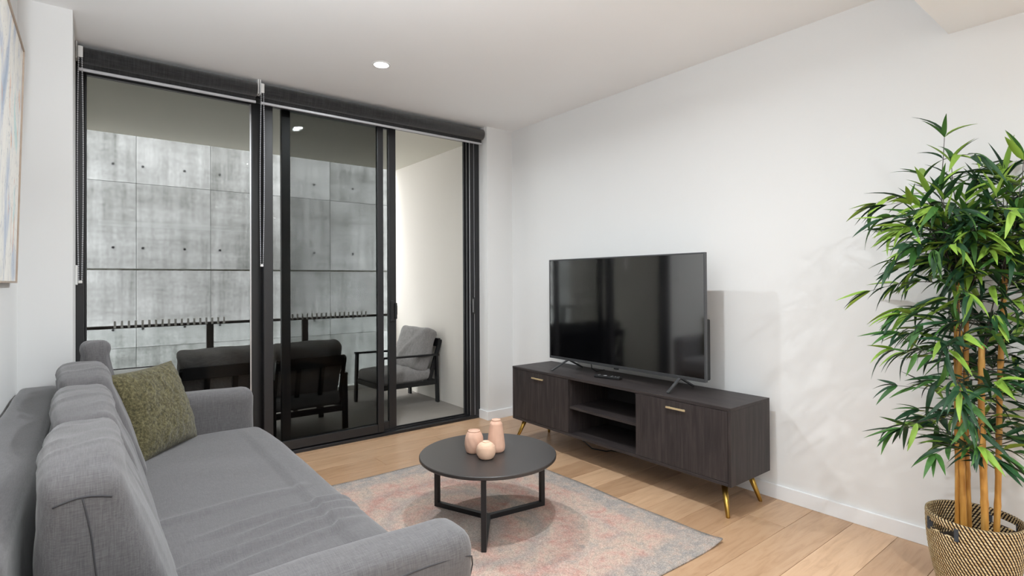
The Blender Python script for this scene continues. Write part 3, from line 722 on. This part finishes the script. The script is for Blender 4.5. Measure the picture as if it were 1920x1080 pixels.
# ------------------------------------------------------------------ television
TX = 2.752; TY0, TY1, TZ0, TZ1 = 1.728, 3.055, .640, 1.388
tv = empty('television', (TX, (TY0+TY1)/2, KZ1)); tag(tv, 'large flat screen television standing on the media cabinet', 'television')
O2 = Vector((-TX, -(TY0+TY1)/2, -KZ1))
def tb_(name, x0, x1, y0, y1, z0, z1, mat, bev=.001, par=tv):
    return MB().box(x0+O2.x, x1+O2.x, y0+O2.y, y1+O2.y, z0+O2.z, z1+O2.z, None, bev).build(name, mat, par)
tb_('screen', TX+.002, TX+.006, TY0+.008, TY1-.008, TZ0+.018, TZ1-.008, 'tv_screen', 0)
bz = 'tv_bezel'
tb_('bezel', TX, TX+.022, TY0, TY0+.009, TZ0, TZ1, bz); tb_('bezel', TX, TX+.022, TY1-.009, TY1, TZ0, TZ1, bz)
tb_('bezel', TX, TX+.022, TY0+.009, TY1-.009, TZ0, TZ0+.019, bz); tb_('bezel', TX, TX+.022, TY0+.009, TY1-.009, TZ1-.009, TZ1, bz)
tb_('back_shell', TX+.0065, TX+.030, TY0+.01, TY1-.01, TZ0+.02, TZ1-.01, 'tv_back', .003)
tb_('back_housing', TX+.0305, TX+.075, TY0+.012, TY1-.16, TZ0+.004, TZ0+.36, 'tv_back', .008)
tb_('logo_tab', TX-.002, TX+.004, 2.372, 2.412, TZ0-.008, TZ0+.004, 'black_plastic')
for ty in (2.862, 1.905):
    d = .02 if ty > 2 else -.02
    f = MB().bar((TX+.012+O2.x, ty+O2.y, TZ0+.004+O2.z), (2.614+O2.x, ty+d+O2.y, .006), .016, .010, .001).bar((TX+.012+O2.x, ty+O2.y, TZ0+.004+O2.z), (2.905+O2.x, ty-.2*d+O2.y, .006), .016, .010, .001).build('foot', 'tv_bezel', tv)
MB().tube([(TX+.04+O2.x, 2.66+O2.y, TZ0+.01+O2.z), (TX+.05+O2.x, 2.662+O2.y, .03), (TX+.10+O2.x, 2.665+O2.y, .004), (TX+.19+O2.x, 2.67+O2.y, .004)], .0035, 8).build('cable', 'black_plastic', tv, True)
rem = empty('remote_control', (2.72, 2.437, KZ1), math.radians(14)); tag(rem, 'slim black remote control lying on the media cabinet', 'remote')
MB().box(-.021, .021, -.095, .095, .0, .017, None, .005).build('body', 'black_plastic', rem)
for i, (bx, by, br) in enumerate(((0, .02, .012), (-.01, .065, .004), (.01, .065, .004), (-.01, -.03, .004), (.01, -.03, .004), (0, -.055, .004), (-.01, -.078, .003), (.01, -.078, .003))):
    MB().lathe([(br, .0165), (br, .0182), (br*.7, .0186)], (bx, by, 0), 16).build('button', 'button_grey', rem)

# ------------------------------------------------------------------ picture on the left wall
pic = empty('framed_painting', (XL+.003, 2.66, 1.232)); tag(pic, 'pale abstract painting in a thin timber frame on the left wall', 'painting')
pic.rotation_euler = (0, math.radians(1.35), 0)
PH, PW = 1.02, 1.0
MB().box(.002, .016, -PW/2+.008, PW/2-.008, .008, PH-.008).build('canvas', 'abstract_paint', pic)
for (a, b, c, d) in ((-PW/2, -PW/2+.007, 0, PH), (PW/2-.007, PW/2, 0, PH), (-PW/2+.007, PW/2-.007, 0, .007), (-PW/2+.007, PW/2-.007, PH-.007, PH)):
    MB().box(0, .022, a, b, c, d, None, .001).build('frame_bar', 'frame_oak', pic)

# ------------------------------------------------------------------ basket and bamboo
BC = Vector((2.76, .552)); BZ1 = .285
def basket():
    n, rows = 96, 40; bm = bmesh.new(); uvl = bm.loops.layers.uv.new('UVMap'); grid = {}
    def rad(v): return .118+.036*v-.010*math.sin(v*PI)*-1
    for layer, off in ((0, 0), (1, -.009)):
        for r_ in range(rows+1):
            v = r_/rows
            for k in range(n):
                a = 2*PI*k/n; r = rad(v)+off+(.0016*abs(math.sin(v*26*PI)) if layer == 0 else -.0012*abs(math.sin(v*26*PI)))
                grid[layer, r_, k] = bm.verts.new((r*math.cos(a), r*math.sin(a), max(.006 if layer else 0, v*BZ1)))
    def hole(k, r_):
        v = (r_+.5)/rows
        if not .80 < v < .895: return False
        for c in (HA, HB):
            d = (2*PI*(k+.5)/n-c+PI) % (2*PI)-PI
            if abs(d) < .36: return True
        return False
    def quad(vs, uvs):
        try: f = bm.faces.new(vs)
        except ValueError: return
        f.smooth = True
        for l, q in zip(f.loops, uvs): l[uvl].uv = q
    HA = math.radians(150); HB = math.radians(-30)
    for layer in (0, 1):
        for r_ in range(rows):
            for k in range(n):
                if hole(k, r_): continue
                k2 = (k+1) % n; vs = [grid[layer, r_, k], grid[layer, r_, k2], grid[layer, r_+1, k2], grid[layer, r_+1, k]]
                uvs = [(k/n, r_/rows), ((k+1)/n, r_/rows), ((k+1)/n, (r_+1)/rows), (k/n, (r_+1)/rows)]
                if layer: vs, uvs = vs[::-1], uvs[::-1]
                quad(vs, uvs)
    for k in range(n):
        k2 = (k+1) % n
        quad([grid[0, rows, k], grid[0, rows, k2], grid[1, rows, k2], grid[1, rows, k]], [(k/n, 1), ((k+1)/n, 1), ((k+1)/n, 1.03), (k/n, 1.03)])
    for r_ in range(rows):                       # edges of the handle slots
        for k in range(n):
            if not hole(k, r_): continue
            for (dk, dr, e) in ((0, -1, ((k, r_), (k+1, r_))), (0, 1, ((k+1, r_+1), (k, r_+1))), (-1, 0, ((k, r_+1), (k, r_))), (1, 0, ((k+1, r_), (k+1, r_+1)))):
                if not hole(k+dk, r_+dr):
                    (a, b), (c, d) = e
                    quad([grid[0, b, a % n], grid[0, d, c % n], grid[1, d, c % n], grid[1, b, a % n]], [(a/n, b/rows)]*4)
    bm.faces.new([grid[0, 0, k] for k in range(n)][::-1]); bm.faces.new([grid[1, 0, k] for k in range(n)])
    me = bpy.data.meshes.new('weave'); bm.to_mesh(me); bm.free(); me.materials.append(MATS['woven_rush']); return me
bk_e = empty('woven_basket', (BC.x, BC.y, 0)); tag(bk_e, 'black and natural woven basket holding the bamboo', 'basket')
bw = bpy.data.objects.new('weave', basket()); COL.objects.link(bw); bw.parent = bk_e
for c in (150, -30):
    for s_ in (-1, 1):
        a = math.radians(c+s_*22); r = .1555; z = .85*BZ1
        M_ = Matrix.Translation((r*math.cos(a), r*math.sin(a), z)) @ Matrix.Rotation(a, 4, 'Z')
        MB().box(-.012, .003, -.007, .007, -.024, .024, M_, .001).build('handle_binding', 'handle_cloth', bk_e)

plant = empty('bamboo_plant', (BC.x, BC.y, .02)); tag(plant, 'tall artificial bamboo with golden canes and green leaves', 'plant')
PO = Vector((BC.x, BC.y, .02))
MB().lathe([(.001, .0), (.095, .0), (.112, .15), (.10, .155), (.001, .158)], (0, 0, 0), 32).build('potting_mix', 'soil', plant)
rp = random.Random(11)
canes = [((2.745, .602), (2.748, .592), 1.265, .0105), ((2.735, .580), (2.742, .588), 1.02, .0110), ((2.775, .572), (2.772, .574), 1.215, .0105),
         ((2.715, .512), (2.742, .520), .975, .0125), ((2.775, .492), (2.780, .455), 1.265, .0105)]
nodes_at = []
for (a, b, zt_, r) in canes:
    pts, rs = [], []; z = .15
    A = Vector((a[0], a[1], .15)); B = Vector((b[0], b[1], zt_)); nn = 40; ph = rp.random()*.12
    for i in range(nn+1):
        f = i/nn; p = A.lerp(B, f); p += Vector((.003*math.sin(f*9+ph*40), .003*math.cos(f*7+ph*30), 0))
        pts.append(p-PO); zz_ = (p.z+ph) % .135; rs.append(r*(1-.18*f)*(1.16 if zz_ < .022 else 1.0))
    MB().tube(pts, rs, 14).build('cane', 'bamboo_cane', plant, True)
    nodes_at.append((A, B))
# twigs with leaves
def leaf_mesh(L, wd, droop, fold, mat):
    m = MB(); n = 6; vs = []; fs = []
    for i in range(n+1):
        f = i/n; w = wd*(math.sin(PI*min(1, f**.72))**.8)*(1-.25*f)+.0004; z = -droop*L*f*f; y = L*f*(1-.12*droop*f)
        vs += [(-w, y, z+fold*w), (0, y, z), (w, y, z+fold*w)]
    for i in range(n):
        a = i*3; fs += [(a, a+1, a+4, a+3), (a+1, a+2, a+5, a+4)]
    m.add(vs, fs); return m
LV = []
for mat, cnt in (('leaf_dark', 4), ('leaf_mid', 4), ('leaf_light', 3)):
    for i in range(cnt):
        LV.append((mat, leaf_mesh(.104+.028*rp.random(), .0092+.0028*rp.random(), (.05, .22, .42, .6)[i], .35+.3*rp.random(), mat)))
leaf_me = [m.mesh('leaf', mat, True) for mat, m in LV]
placed = []      # (variant, matrix)
XLIM = XR-.018
def put_leaf(p, d, light):
    x = rp.random()
    pool = [i for i, (mt, _) in enumerate(LV) if mt == ('leaf_light' if x < light else ('leaf_mid' if x < light+.27 else 'leaf_dark'))]
    vi = rp.choice(pool); d = d.normalized(); s_ = .8+.45*rp.random()
    tip = p+d*.125*s_
    if tip.x > XLIM-.005:
        d.x = -abs(d.x)*.4; d.normalize(); tip = p+d*.125*s_
        if tip.x > XLIM-.005: return
    zax = (Vector((0, 0, 1))-d*d.z); zax = zax.normalized() if zax.length > .05 else Vector((1, 0, 0))
    zax = (Matrix.Rotation(rp.uniform(-.7, .7), 3, d) @ zax).normalized(); xax = d.cross(zax)
    M_ = Matrix((xax*s_, d*s_, zax*s_)).transposed().to_4x4(); M_.translation = p-PO
    placed.append((vi, M_))
twigs = MB()
def twig(p0, dirv, L, nl, light, r=.0022, curve=.3):
    pts = [p0.copy()]; d = dirv.normalized(); p = p0.copy(); n = 7
    for i in range(n):
        d = (d+Vector((rp.uniform(-.12, .12), rp.uniform(-.12, .12), -curve/n+rp.uniform(-.05, .05)))).normalized()
        p = p+d*(L/n)
        if p.x > XLIM-.012: p.x = XLIM-.012; d.x = min(d.x, -.02)
        pts.append(p.copy())
    MB().tube([q-PO for q in pts], [r*(1-.6*i/n) for i in range(n+1)], 5).build('twig', 'twig', plant, True)
    for i in range(nl):
        f = (i+1.2)/(nl+.2); k = min(n-1, int(f*n)); q = pts[k].lerp(pts[k+1], min(1, f*n-k)); tv_ = (pts[k+1]-pts[k]).normalized()
        side = tv_.cross(Vector((0, 0, 1))); side = side.normalized() if side.length > .1 else Vector((0, 1, 0))
        side = Matrix.Rotation(rp.uniform(-.9, .9), 3, tv_) @ side
        put_leaf(q, tv_*rp.uniform(.5, 1.1)+side*(1 if i % 2 else -1)*rp.uniform(.35, .9)+Vector((0, 0, rp.uniform(-.25, .22))), light)
    for a in range(3):
        put_leaf(pts[-1], d+Vector((rp.uniform(-.6, .6), rp.uniform(-.6, .6), rp.uniform(-.45, .3))), light+.08)
    return pts
for ci, (A, B) in enumerate(nodes_at):
    lo_z = (.52, .50, .52, .50, .45)[ci]
    for t_ in range(15):
        z = lo_z+(B.z-lo_z)*(t_+rp.random()*.8)/15; f = (z-A.z)/(B.z-A.z); p0 = A.lerp(B, f)
        ang = rp.uniform(0, 2*PI)
        d = Vector((math.cos(ang)*.7-.25, math.sin(ang), rp.uniform(.15, .8)))
        dense = .55+.45*min(1, max(0, (z-.45)/.45))
        L = rp.uniform(.12, .30)*dense+.04
        twig(p0, d, L, rp.choice((4, 5, 6)), .13+.08*(z > 1), .0022, rp.uniform(.3, .8))
    top_n = (7, 2, 7, 2, 8)[ci]
    for t_ in range(top_n):                      # upright shoots above the canes
        ang = rp.uniform(0, 2*PI); sp = rp.uniform(.05, .42)
        d = Vector((math.cos(ang)*sp-.10, math.sin(ang)*sp, 1)); L = rp.uniform(.30, .50)
        if t_ == 0: d = Vector((-.02, .02 if ci == 0 else -.02, 1)); L = .62 if ci == 0 else .56
        pts = twig(B-Vector((0, 0, .08)), d, L, 7, .22, .003, .12)
        for k in (2, 3, 4, 5, 6):
            ang = rp.uniform(0, 2*PI)
            twig(pts[k], Vector((math.cos(ang)-.15, math.sin(ang), rp.uniform(.0, .6))), rp.uniform(.08, .20), rp.choice((3, 4)), .24, .0016, .45)
# the leaves that show largest become parts, the rest one mass
cpos = Vector((0, 0, CAM_H))
def showing(it):
    vi, M_ = it; c = M_ @ Vector((0, .05, 0))+PO; nrm = (M_.to_3x3() @ Vector((0, 0, 1))).normalized(); v = (cpos-c)
    side = c.dot(rt)/max(.1, (c-cpos).dot(fw))
    return abs(nrm.dot(v.normalized()))/v.length*(1 if side < .95 else .2)
placed.sort(key=showing, reverse=True)
for vi, M_ in placed[:300]:
    o = bpy.data.objects.new('leaf', leaf_me[vi]); COL.objects.link(o); o.parent = plant; o.matrix_local = M_
for mi, mat in enumerate(('leaf_dark', 'leaf_mid', 'leaf_light')):
    m = MB()
    for vi, M_ in placed[300:]:
        if LV[vi][0] == mat: m.add([M_ @ q for q in LV[vi][1].v], LV[vi][1].f)
    if m.v: tag(m.build('foliage', mat, plant, True), kind='stuff')
print('leaves', len(placed))
